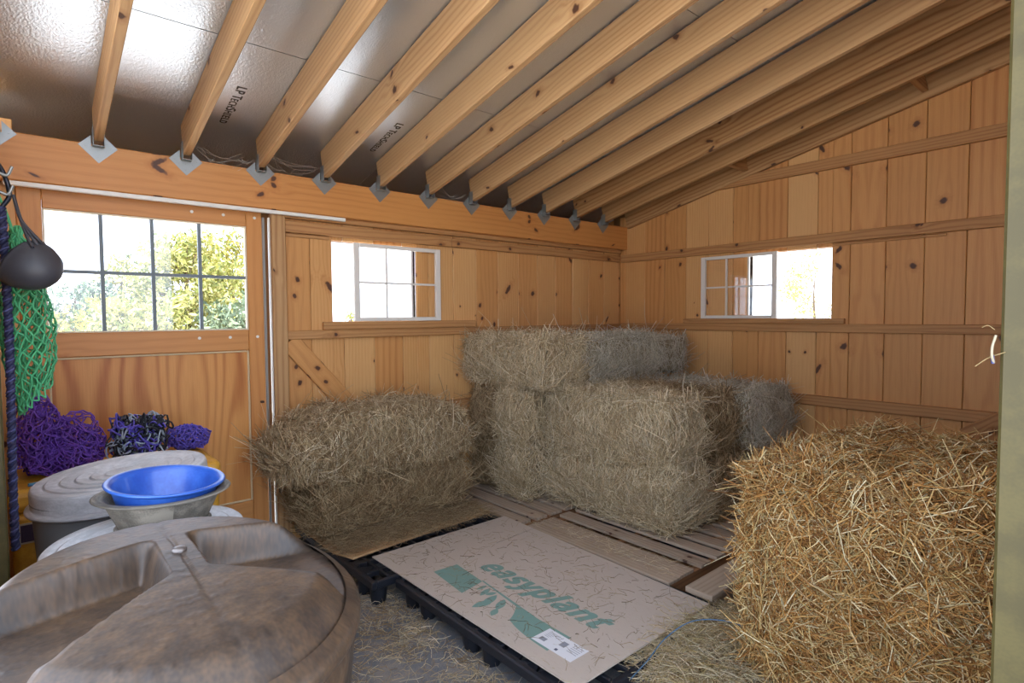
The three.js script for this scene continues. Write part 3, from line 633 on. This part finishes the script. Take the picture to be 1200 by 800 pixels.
// ---------------------------------------------------------------- feed bin with a moulded lid (brown plastic, nearest the camera)
const brownTex = grainTex(33, [52, 43, 37], [88, 68, 50], 4, 1024, [[1, 0.6], [3, 0.5], [9, 0.4], [40, 0.45]]);
const brownPlastic = new THREE.MeshPhysicalMaterial({ map: brownTex, roughness: 0.44, bumpMap: grainTex(35, [0, 0, 0], [255, 255, 255], 60, 512, [[1, 1]]), bumpScale: 0.0006 });
{
  const cx = 0.2, cz = -1.25, ax = 0.32, az = 0.405, P = 2.08;
  const o = thing('feed_bin', 'dark brown plastic feed bin with scooped handle recesses in its lid', 'bin', [cx, 0, cz]);
  const edge = (t) => { const c = Math.cos(t), s = Math.sin(t), k = Math.pow(Math.pow(Math.abs(c) / ax, P) + Math.pow(Math.abs(s) / az, P), -1 / P); return [c * k, s * k]; };
  const seamX = 0.03;
  const topY = (x, z, rho) => {
    let y = 1.026 - 0.03 * rho * rho * (z > 0 ? 1 : 0.6) - 0.06 * Math.pow(sstep(0.78, 1.03, rho), 1.2);
    const lx = Math.abs(x - seamX), nearE = 0.05 + 0.85 * Math.max(0, lx - 0.04), backE = -0.165 + 0.3 * Math.max(0, lx - 0.06);
    const m = sstep(0.03, 0.058, lx) * (1 - sstep(nearE - 0.022, nearE + 0.004, z)) * sstep(backE - 0.014, backE + 0.02, z);
    y = lerp(y, Math.min(y, 0.94 + 0.012 * sstep(-0.1, 0.15, z)), m);
    y -= 0.003 * (1 - sstep(0.001, 0.005, Math.abs(x - seamX)));     // centre seam
    return y;
  };
  const NT = 200, NR = 90, p = [], uv = [], ix = [];
  for (let j = 0; j <= NR; j++) for (let i = 0; i <= NT; i++) {
    const rho = j / NR, [ex, ez] = edge((i / NT) * Math.PI * 2), x = ex * rho, z = ez * rho;
    p.push(x, topY(x, z, rho), z); uv.push(x / 0.9, z / 0.9);
    if (j < NR && i < NT) { const a = j * (NT + 1) + i, b = a + 1, c = a + NT + 1, d = c + 1; ix.push(a, b, c, b, d, c); }
  }
  const g = new THREE.BufferGeometry(); g.setAttribute('position', new THREE.Float32BufferAttribute(p, 3)); g.setAttribute('uv', new THREE.Float32BufferAttribute(uv, 2)); g.setIndex(ix); g.computeVertexNormals();
  const lid = part('lid', g, brownPlastic, o);
  // rolled rim and body, lofted on the same footprint
  const loft = (prof) => {
    const q = [], u = [], f = [];
    prof.forEach(([s, y], j) => { for (let i = 0; i <= NT; i++) { const [ex, ez] = edge((i / NT) * Math.PI * 2); const l = Math.hypot(ex, ez), k = (l + s) / l; q.push(ex * k, y, ez * k); u.push((i / NT) * 3, y); if (j + 1 < prof.length && i < NT) { const a = j * (NT + 1) + i; f.push(a, a + 1, a + NT + 1, a + 1, a + NT + 2, a + NT + 1); } } });
    const h = new THREE.BufferGeometry(); h.setAttribute('position', new THREE.Float32BufferAttribute(q, 3)); h.setAttribute('uv', new THREE.Float32BufferAttribute(u, 2)); h.setIndex(f); h.computeVertexNormals(); return h;
  };
  const e = 0.945;
  part('rim', loft([[-0.012, e + 0.012], [-0.004, e + 0.006], [0.006, e + 0.001], [0.014, e - 0.008], [0.016, e - 0.02], [0.01, e - 0.034], [0.0, e - 0.04]]), brownPlastic, o);
  part('body', loft([[0.0, e - 0.038], [0.004, e - 0.06], [0.0, e - 0.1], [-0.004, e - 0.14], [-0.03, 0.4], [-0.05, 0.03], [-0.06, 0.001]]), brownPlastic, o);
  const pts = [[0.0001, 0.006], [0.008, 0.0055], [0.0125, 0.0035], [0.014, 0], [0.014, -0.004]].map(([a, b]) => new THREE.Vector2(a, b));
  part('rivet', new THREE.LatheGeometry(pts, 20), std(0x77706c, 0.35, { metalness: 0.6 }), o, [seamX, topY(seamX, -0.066, 0.3) + 0.006, -0.066]);
}

// ---------------------------------------------------------------- grey bins with ringed lids, feed pan and blue bowl
const lathe = (pts, seg = 72) => new THREE.LatheGeometry(pts.map(([r, y]) => new THREE.Vector2(r, y)), seg);
const lidGrey = new THREE.MeshPhysicalMaterial({ map: grainTex(44, [160, 163, 168], [200, 202, 206], 10, 512, [[1, 0.7], [5, 0.6], [25, 0.4]]), roughness: 0.42, clearcoat: 0.1 });
const canGrey = std(0x6e7072, 0.55);
function ringLid(R) {   // shallow terraces down from the middle, then a tall side and a turned-out flange
  const p = [[0.0001, 0.012]];
  let y = 0.012;
  for (const k of [0.2, 0.36, 0.52, 0.68, 0.84]) { p.push([R * k - 0.004, y], [R * k, y - 0.0015], [R * k + 0.003, y - 0.0055], [R * k + 0.007, y - 0.0045]); y += 0.0; }
  p.push([R * 0.965, 0.011], [R * 0.985, 0.006], [R * 0.995, -0.004], [R, -0.05], [R * 1.005, -0.056], [R * 1.05, -0.058], [R * 1.062, -0.064], [R * 1.055, -0.07], [R * 1.02, -0.07]);
  return lathe(p);
}
function bin(label, x, z, topY, R, tx, tz) {
  const o = thing('lidded_bin', label, 'bin', [x, 0, z], 'grey round bins with ringed lids');
  part('body', lathe([[0.0001, 0.001], [R * 0.78, 0.001], [R * 0.8, 0.02], [R * 0.97, topY - 0.1], [R * 0.99, topY - 0.06], [R * 0.96, topY - 0.06]]), canGrey, o);
  const l = part('lid', ringLid(R), lidGrey, o, [0, topY - 0.008, 0]); l.rotation.set(tx, 0, tz);
  return o;
}
bin('grey round bin with a clean ringed lid, in front of the yellow chest', 0.275, -2.575, 0.925, 0.28, 0, 0.07);
bin('grey round bin with a dusty ringed lid, holding the feed bowls', 0.268, -1.985, 0.852, 0.262, 0, 0.03);
{
  const o = thing('feed_pan', 'scuffed grey rubber feed pan under the blue bowl', 'pan', [0.315, 0.872, -2.02]);
  const m = new THREE.MeshStandardMaterial({ map: grainTex(52, [96, 92, 84], [148, 142, 130], 8, 512, [[1, 0.8], [4, 0.6], [30, 0.5]]), roughness: 0.7 });
  part('pan', lathe([[0.0001, 0.006], [0.12, 0.006], [0.155, 0.085], [0.16, 0.092], [0.18, 0.093], [0.186, 0.097], [0.18, 0.1], [0.162, 0.1], [0.15, 0.092], [0.117, 0.012], [0.0001, 0.012]].map(([a, b]) => [a, b]).reverse()), m, o);
  part('base', lathe([[0.13, 0.0], [0.124, 0.004], [0.115, 0.007], [0.0001, 0.007]]), m, o).position.y = 0;
  o.rotation.set(-0.01, 0, -0.02);
}
{
  const o = thing('blue_bowl', 'bright blue plastic bowl nested in the grey feed pan', 'bowl', [0.318, 0.9, -2.02]);
  const m = new THREE.MeshPhysicalMaterial({ map: grainTex(56, [40, 84, 176], [62, 112, 204], 7, 256), roughness: 0.38, clearcoat: 0.2, side: THREE.DoubleSide });
  part('bowl', lathe([[0.0001, 0.0], [0.105, 0.0], [0.115, 0.006], [0.145, 0.09], [0.148, 0.096], [0.16, 0.098], [0.163, 0.103], [0.158, 0.107], [0.146, 0.104], [0.14, 0.09], [0.11, 0.012], [0.1, 0.007], [0.0001, 0.007]]), m, o);
  o.rotation.set(0.06, 0, -0.06);
}
// ---------------------------------------------------------------- yellow chest
{
  const o = thing('yellow_chest', 'yellow plastic storage chest with a dark label, below the nets', 'chest', [0.33, 0, -3.33]);
  const m = new THREE.MeshStandardMaterial({ map: grainTex(62, [196, 142, 40], [222, 172, 66], 6, 256), roughness: 0.5 });
  part('body', new RoundedBoxGeometry(0.78, 0.7, 0.54, 4, 0.03), m, o, [0, 0.351, 0]);
  part('lid', new RoundedBoxGeometry(0.8, 0.1, 0.56, 4, 0.035), m, o, [0, 0.752, 0]);
  const l = part('label', new THREE.BoxGeometry(0.075, 0.085, 0.003), std(0xb9b2a0, 0.6), o, [-0.33, 0.62, 0.2715]);
  part('label_print', new THREE.BoxGeometry(0.062, 0.07, 0.002), std(0x3f3350, 0.6), l, [0, 0, 0.002]);
  for (const sx of [-1, 1]) part('latch', new RoundedBoxGeometry(0.07, 0.09, 0.02, 2, 0.006), std(0xa87c2a, 0.5), o, [sx * 0.2, 0.69, 0.282]);
}

// ---------------------------------------------------------------- nets and ropes
function net(surface, nu, nv, r, jitter, closed = true) {
  const T = new Tubes(4), node = [];
  for (let j = 0; j <= nv; j++) { node.push([]); for (let i = 0; i <= nu; i++) { const q = surface((i + (j % 2) * 0.5) / nu, j / nv); q.x += rr(-jitter, jitter); q.y += rr(-jitter, jitter); q.z += rr(-jitter, jitter); node[j].push(q); } }
  if (closed) for (let j = 0; j <= nv; j++) node[j][nu] = node[j][0];
  for (let j = 0; j < nv; j++) for (let i = 0; i < (closed ? nu : nu + 1); i++) {
    const a = node[j][i], k = j % 2 ? i + 1 : i - 1;
    const link = (b) => { const mid = a.clone().lerp(b, 0.5); mid.y -= a.distanceTo(b) * 0.08; mid.x += rr(-jitter, jitter) * 0.5; T.path([a, mid, b], r); };
    link(node[j + 1][closed ? i % nu : i]);
    if (k >= 0 && k <= nu) link(node[j + 1][closed ? k % nu : k]); else if (closed) link(node[j + 1][(k + nu) % nu]);
  }
  return T.build();
}
reseed(601);
const greenCord = std(0x4fae78, 0.6), purpleCord = std(0x6a3fa6, 0.55), violetCord = std(0x5a4cb0, 0.55), blackCord = std(0x23242c, 0.6), paleCord = std(0x9aa6b4, 0.6), tealCord = std(0x4f86a8, 0.6), navyCord = std(0x23264a, 0.6);
{
  const o = thing('green_hay_net', 'green knotted hay net hanging from a wall hook', 'net', [0.0, 1.2, -2.62]);
  const sh = (u, v) => { const a = u * Math.PI * 2, w = Math.sin(Math.min(1, v * 1.25 + 0.08) * Math.PI * 0.62) * (v > 0.75 ? 1 - (v - 0.75) * 1.1 : 1); return V(-0.005 + 0.035 * v + Math.cos(a) * 0.072 * w, 0.62 - 0.6 * v + 0.05 * Math.cos(a) * v, Math.sin(a) * 0.17 * w); };
  part('net', net(sh, 16, 24, 0.0032, 0.008), greenCord, o);
  part('net_lining', net((u, v) => sh(u, v).multiply(V(0.6, 1, 0.7)), 12, 20, 0.003, 0.01), greenCord, o);
  part('drawstring', new Tubes(5).path(smooth([V(-0.01, 0.6, 0), V(-0.03, 0.68, 0.01), V(-0.05, 0.74, 0.005)], 12), 0.005).build(), greenCord, o);
}
{
  const o = thing('tack_hook', 'wavy steel tack hook holding the lead rope', 'hook', [-0.09, 1.96, -2.43]);
  for (const dy of [0, -0.06]) part('prong', new Tubes(6).path(smooth([V(0, dy, 0), V(0.03, dy - 0.015, 0), V(0.05, dy + 0.005, 0), V(0.07, dy + 0.0, 0), V(0.085, dy + 0.03, 0)], 20), 0.005).build(), galv, o);
  part('plate', chamfer(0.006, 0.14, 0.04, 0.002), galv, o, [0.001, -0.03, 0]);
}
{
  const o = thing('lead_rope', 'dark blue braided lead rope hanging straight down the partition', 'rope', [-0.035, 0, -2.45]);
  const strand = (r, ph, turns, y0, y1, wob) => { const pts = []; for (let k = 0; k <= 160; k++) { const t = k / 160, a = t * turns * 6.283 + ph; pts.push(V(r * Math.cos(a) + wob * Math.sin(t * 5), lerp(y1, y0, t), r * Math.sin(a))); } return pts; };
  part('rope', new Tubes(5).path(strand(0.006, 0, 34, 0.75, 1.86, 0.004), 0.008).path(strand(0.006, 3.14, 34, 0.75, 1.86, 0.004), 0.008).build(), navyCord, o);
  part('rope_tracer', new Tubes(4).path(strand(0.011, 1.57, 34, 0.75, 1.86, 0.004), 0.0035).build(), std(0x55598c, 0.6), o);
  part('snap_clip', new Tubes(6).path(smooth([V(0.0, 1.86, 0), V(0.02, 1.9, 0), V(0.008, 1.97, 0), V(-0.012, 2.01, -0.02), V(-0.02, 1.99, -0.06)], 24), 0.007).build(), std(0x2a2d38, 0.4, { metalness: 0.5 }), o);
}
{
  const o = thing('rubber_muzzle', 'dark grey rubber muzzle cup hanging above the green net', 'muzzle', [0.055, 1.655, -2.34]);
  const m = std(0x3a3a40, 0.5);
  const prof = []; for (let k = 0; k <= 18; k++) { const t = k / 18; prof.push([Math.max(0.0001, 0.084 * Math.sin(t * Math.PI / 2)), 0.055 - 0.115 * (1 - Math.cos(t * Math.PI / 2))]); }
  const g = lathe([...prof, [0.088, -0.066], [0.08, -0.064]], 14); g.scale(1, 1, 1.15);
  const cup = part('cup', g, m, o); cup.quaternion.setFromUnitVectors(V(0, 1, 0), V(0.66, -0.42, 0.6).normalize()); cup.scale.setScalar(0.88);
  for (let k = 0; k < 3; k++) { const s = part('strap', new Tubes(5).path(smooth([V(-0.02 + k * 0.02, 0.07, 0.03 - k * 0.03), V(-0.03 + k * 0.012, 0.1, 0), V(-0.045, 0.16, -0.02), V(-0.06, 0.24, -0.06)], 16), 0.005).build(), m, o); }
}
{
  const o = thing('purple_hay_net', 'purple hay net heaped on the chest beside the partition', 'net', [0.1, 0.818, -3.33]);
  const lump = (cx, cy, cz, rx, ry, rz, s) => (u, v) => { const a = u * Math.PI * 2, b = v * Math.PI * 0.92 + 0.05, k = 1 + 0.55 * noise(Math.cos(a) * 1.9 + s, v * 3, Math.sin(a) * 1.6); return V(cx + rx * k * Math.sin(b) * Math.cos(a), Math.max(0.008, cy + ry * k * Math.cos(b)), cz + rz * k * Math.sin(b) * Math.sin(a)); };
  for (const [x, y, z, rx, ry, rz, s, nu, nv] of [[-0.06, 0.15, 0, 0.085, 0.17, 0.14, 2, 16, 20], [-0.055, 0.13, 0.03, 0.075, 0.13, 0.12, 7, 14, 16], [0.03, 0.1, -0.03, 0.14, 0.11, 0.16, 4, 24, 16], [0.07, 0.08, -0.06, 0.13, 0.09, 0.12, 5, 20, 12], [0.0, 0.05, 0.09, 0.13, 0.06, 0.08, 9, 20, 10], [0.05, 0.06, 0.0, 0.12, 0.06, 0.14, 11, 20, 10]])
    part('net', net(lump(x, y, z, rx, ry, rz, s), nu, nv, 0.0028, 0.016), purpleCord, o);
}
{
  const o = thing('violet_hay_net', 'flat violet hay net at the far end of the yellow chest', 'net', [0.645, 0.818, -3.38]);
  const sh = (u, v) => { const a = u * Math.PI * 2, b = v * Math.PI * 0.92 + 0.05, k = 1 + 0.25 * noise(Math.cos(a) * 1.6 + 3, v * 3, Math.sin(a) * 1.6); return V(0.1 * k * Math.sin(b) * Math.cos(a), Math.max(0.006, 0.06 + 0.058 * k * Math.cos(b)), 0.13 * k * Math.sin(b) * Math.sin(a)); };
  part('net', net(sh, 22, 14, 0.003, 0.01), violetCord, o); part('net', net((u, v) => sh(u, v).multiplyScalar(0.8), 18, 12, 0.003, 0.012), violetCord, o);
}
function ropeHeap(name, label, [x, y, z], mats, n, rx, ry, rz, r) {
  const o = thing(name, label, 'rope', [x, y, z]);
  const tubes = mats.map(() => new Tubes(4));
  for (let k = 0; k < n; k++) {
    const c = V(rr(-rx, rx) * 0.6, rr(0.25, 0.8) * ry, rr(-rz, rz) * 0.6), pts = [];
    const A = V(rr(-1, 1), rr(-1, 1), rr(-1, 1)).normalize().multiplyScalar(rr(0.02, 0.06)), B = V(rr(-1, 1), rr(-1, 1), rr(-1, 1)).normalize().multiplyScalar(rr(0.02, 0.06));
    for (let i = 0; i <= 16; i++) { const a = (i / 16) * 6.283; const q = c.clone().addScaledVector(A, Math.cos(a)).addScaledVector(B, Math.sin(a)); q.y = Math.max(r, q.y + 0.01 * Math.sin(3 * a)); pts.push(q); }
    tubes[k % mats.length].path(pts, r);
  }
  tubes.forEach((t, i) => part('loops', t.build(), mats[i], o));
  return o;
}
ropeHeap('rope_bundle', 'black and white rope bundle between the purple and violet nets', [0.42, 0.803, -3.27], [blackCord, paleCord, blackCord, violetCord], 260, 0.14, 0.24, 0.16, 0.0042);
{
  const o = thing('teal_cord', 'teal cord trailing over the front of the yellow chest', 'cord', [0, 0.803, -3.075]);
  part('cord', new Tubes(6).path(smooth([V(0.0, 0.012, 0), V(0.04, 0.012, -0.014), V(0.1, 0.014, -0.008), V(0.13, 0.012, 0.0), V(0.09, 0.012, 0.015), V(0.16, 0.012, -0.012), V(0.3, 0.012, -0.014), V(0.42, 0.013, -0.01), V(0.5, 0.012, 0.0), V(0.62, 0.012, -0.012)], 90), 0.008).build(), tealCord, o);
}
// blue twine lying in the hay, and the tied end on the olive post
{
  const o = thing('blue_twine', 'blue baling twine lying in the hay beside the cardboard', 'twine', [0, 0, 0]);
  part('twine', new Tubes(5).path(smooth([V(1.66, 0.16, -1.26), V(1.8, 0.162, -1.285), V(1.95, 0.19, -1.3), V(2.08, 0.225, -1.26), V(2.16, 0.235, -1.17), V(2.2, 0.225, -1.1)], 60), 0.0024).build(), std(0x4d6f8c, 0.7), o);
}
{
  const o = thing('twine_knot', 'knotted twine scrap with straws tied to the olive post', 'twine', [1.34, 1.43, -0.203]);
  part('knot', new Tubes(5).path(smooth([V(0, 0.03, 0), V(-0.004, 0.01, -0.004), V(-0.006, -0.008, -0.004), V(0, -0.02, -0.002)], 14), 0.0022).build(), std(0xa59c84, 0.8), o);
  part('tail', new Tubes(5).path([V(-0.001, -0.006, -0.004), V(0, -0.022, -0.003)], 0.003).build(), std(0x3d4570, 0.7), o);
  part('straw', new Tubes(4).path(smooth([V(0, 0.0, 0.014), V(-0.002, -0.012, -0.01), V(-0.002, -0.028, -0.028)], 10), 0.0009).path(smooth([V(0, 0.04, -0.002), V(0, 0.048, -0.012), V(0, 0.044, -0.02)], 8), 0.0007).build(), std(0x9c875c, 0.8), o);
}

// ---------------------------------------------------------------- cobwebs in the eaves
function cobweb(label, anchors, n, seed) {
  reseed(seed);
  const o = thing('cobweb', label, 'cobweb', [0, 0, 0], 'cobwebs along the header beam'), T = new Tubes(3);
  for (let k = 0; k < n; k++) {
    const a = pick(anchors), b = pick(anchors), j = () => V(rr(-0.05, 0.05), rr(-0.02, 0.03), rr(-0.02, 0.02)), p = a.clone().add(j()), q = b.clone().add(j()), m = p.clone().lerp(q, 0.5); m.y -= p.distanceTo(q) * rr(0.05, 0.3);
    T.path(smooth([p, m, q], 6), 0.0006);
  }
  part('threads', T.build(), std(0xd8d2c8, 0.8), o);
}
for (const [k, side] of [[1, 'second'], [2, 'third'], [5, 'sixth']]) { const x = 4.405 - (10 - k) * 0.4068; cobweb('dusty cobweb on the beam beside the ' + side + ' rafter from the tack partition', [V(x + 0.04, 2.5, -3.68), V(x + 0.2, 2.43, -3.71), V(x + 0.33, 2.47, -3.7), V(x + 0.12, 2.425, -3.71)], 16, 700 + k); }

// ---------------------------------------------------------------- trees and bushes outside
const leafGeo = (() => { const s = new THREE.Shape(); s.moveTo(0, 0); s.quadraticCurveTo(0.35, 0.3, 0, 1); s.quadraticCurveTo(-0.35, 0.3, 0, 0); return new THREE.ShapeGeometry(s, 3); })();
const leafMat = new THREE.MeshPhysicalMaterial({ color: 0xffffff, roughness: 0.8, side: THREE.DoubleSide });
const bark = std(0x6b5a48, 0.9);
function tree(name, label, px, topPy, dist, rx, rows, pal, seed, n = 5000, leaf = 0.16) {
  reseed(seed);
  const top = along(px, topPy, 'dist', dist), g = -0.26, o = thing(name, label, name.includes('bush') ? 'bush' : 'tree', [top.x, g, top.z], 'trees outside the door window');
  const H = top.y - g, T = new Tubes(6), blobs = [];
  T.path(smooth([V(0, 0, 0), V(0.05, H * 0.3, 0.03), V(-0.04, H * 0.6, 0), V(0, H * 0.85, 0.03)], 12), (k) => lerp(rx > 0.5 ? 0.08 : 0.03, 0.012, k));
  for (let k = 0; k < rows; k++) {
    const t = k / (rows - 1 || 1), a = rr(0, 6.28), rad = rx * (0.25 + 0.75 * Math.sin(Math.PI * Math.min(1, 0.2 + 0.75 * (1 - t)))) * rr(0.3, 0.8), c = V(Math.cos(a) * rad, H * lerp(0.22, 0.88, t), Math.sin(a) * rad);
    blobs.push([c, rx * rr(0.28, 0.5)]);
    T.path([V(0, c.y * 0.75, 0), c.clone().multiplyScalar(0.5).add(V(0, c.y * 0.4, 0)), c], 0.014);
  }
  part('trunk', T.build(), bark, o);
  const m = new THREE.InstancedMesh(leafGeo, leafMat, n), M = new THREE.Matrix4(), q = new THREE.Quaternion(), e = new THREE.Euler(); m.name = 'foliage'; m.userData.kind = 'stuff'; m.castShadow = m.receiveShadow = true;
  for (let i = 0; i < n; i++) {
    const [c, r] = pick(blobs), d = V(rr(-1, 1), rr(-1, 1), rr(-1, 1)).normalize().multiplyScalar(r * Math.pow(rnd(), 0.4)); d.y *= 0.8; d.add(c); d.y = Math.min(Math.max(0.05, d.y), H);
    q.setFromEuler(e.set(rr(0, 6.28), rr(0, 6.28), rr(0, 6.28))); const s = leaf * rr(0.6, 1.3);
    M.compose(d, q, V(s, s, s)); m.setMatrixAt(i, M); m.setColorAt(i, pick(pal).clone().multiplyScalar(rr(0.7, 1.15)));
  }
  o.add(m);
}
const YG = ['#a9aa5c', '#939a52', '#b8b36c', '#7f8850', '#c2bb7c'].map(col), BG = ['#7d8f70', '#6b7d62', '#8e9e80', '#5c6c55'].map(col), OG = ['#a8a24a', '#8a9448', '#c0ae58', '#6f7d40'].map(col);
tree('leafy_tree', 'large yellow green tree in the middle of the door window', 218, 262, 14, 1.5, 22, YG, 801, 9000);
tree('leafy_tree', 'olive tree behind the yellow one, towards the post side of the door window', 272, 266, 17, 1.6, 20, OG, 802, 7000);
tree('leafy_tree', 'blue green tree standing low behind the muzzle cup', 88, 326, 15, 1.3, 18, BG, 803, 6000);
tree('leafy_tree', 'sparse yellow tree between the blue green and the large one', 142, 292, 16, 1.3, 16, OG, 804, 3500);
tree('low_bush', 'low olive bush under the door window trees', 110, 352, 13, 1.6, 14, OG, 805, 6000);
tree('low_bush', 'low yellow bush under the large yellow green tree', 180, 350, 12, 1.5, 14, YG, 806, 6000);
tree('low_bush', 'low dark bush at the door post side of the window', 285, 345, 12.5, 1.2, 14, BG, 807, 5000);
tree('slender_tree', 'slender yellow green sapling seen through the gap beside the white sash', 408, 352, 9, 0.22, 10, YG, 808, 500, 0.09);
tree('leafy_tree', 'sunlit yellow tree seen through the gable window opening', 955, 296, 20, 1.6, 9, YG, 809, 2200, 0.12);

renderer.render(scene, camera);
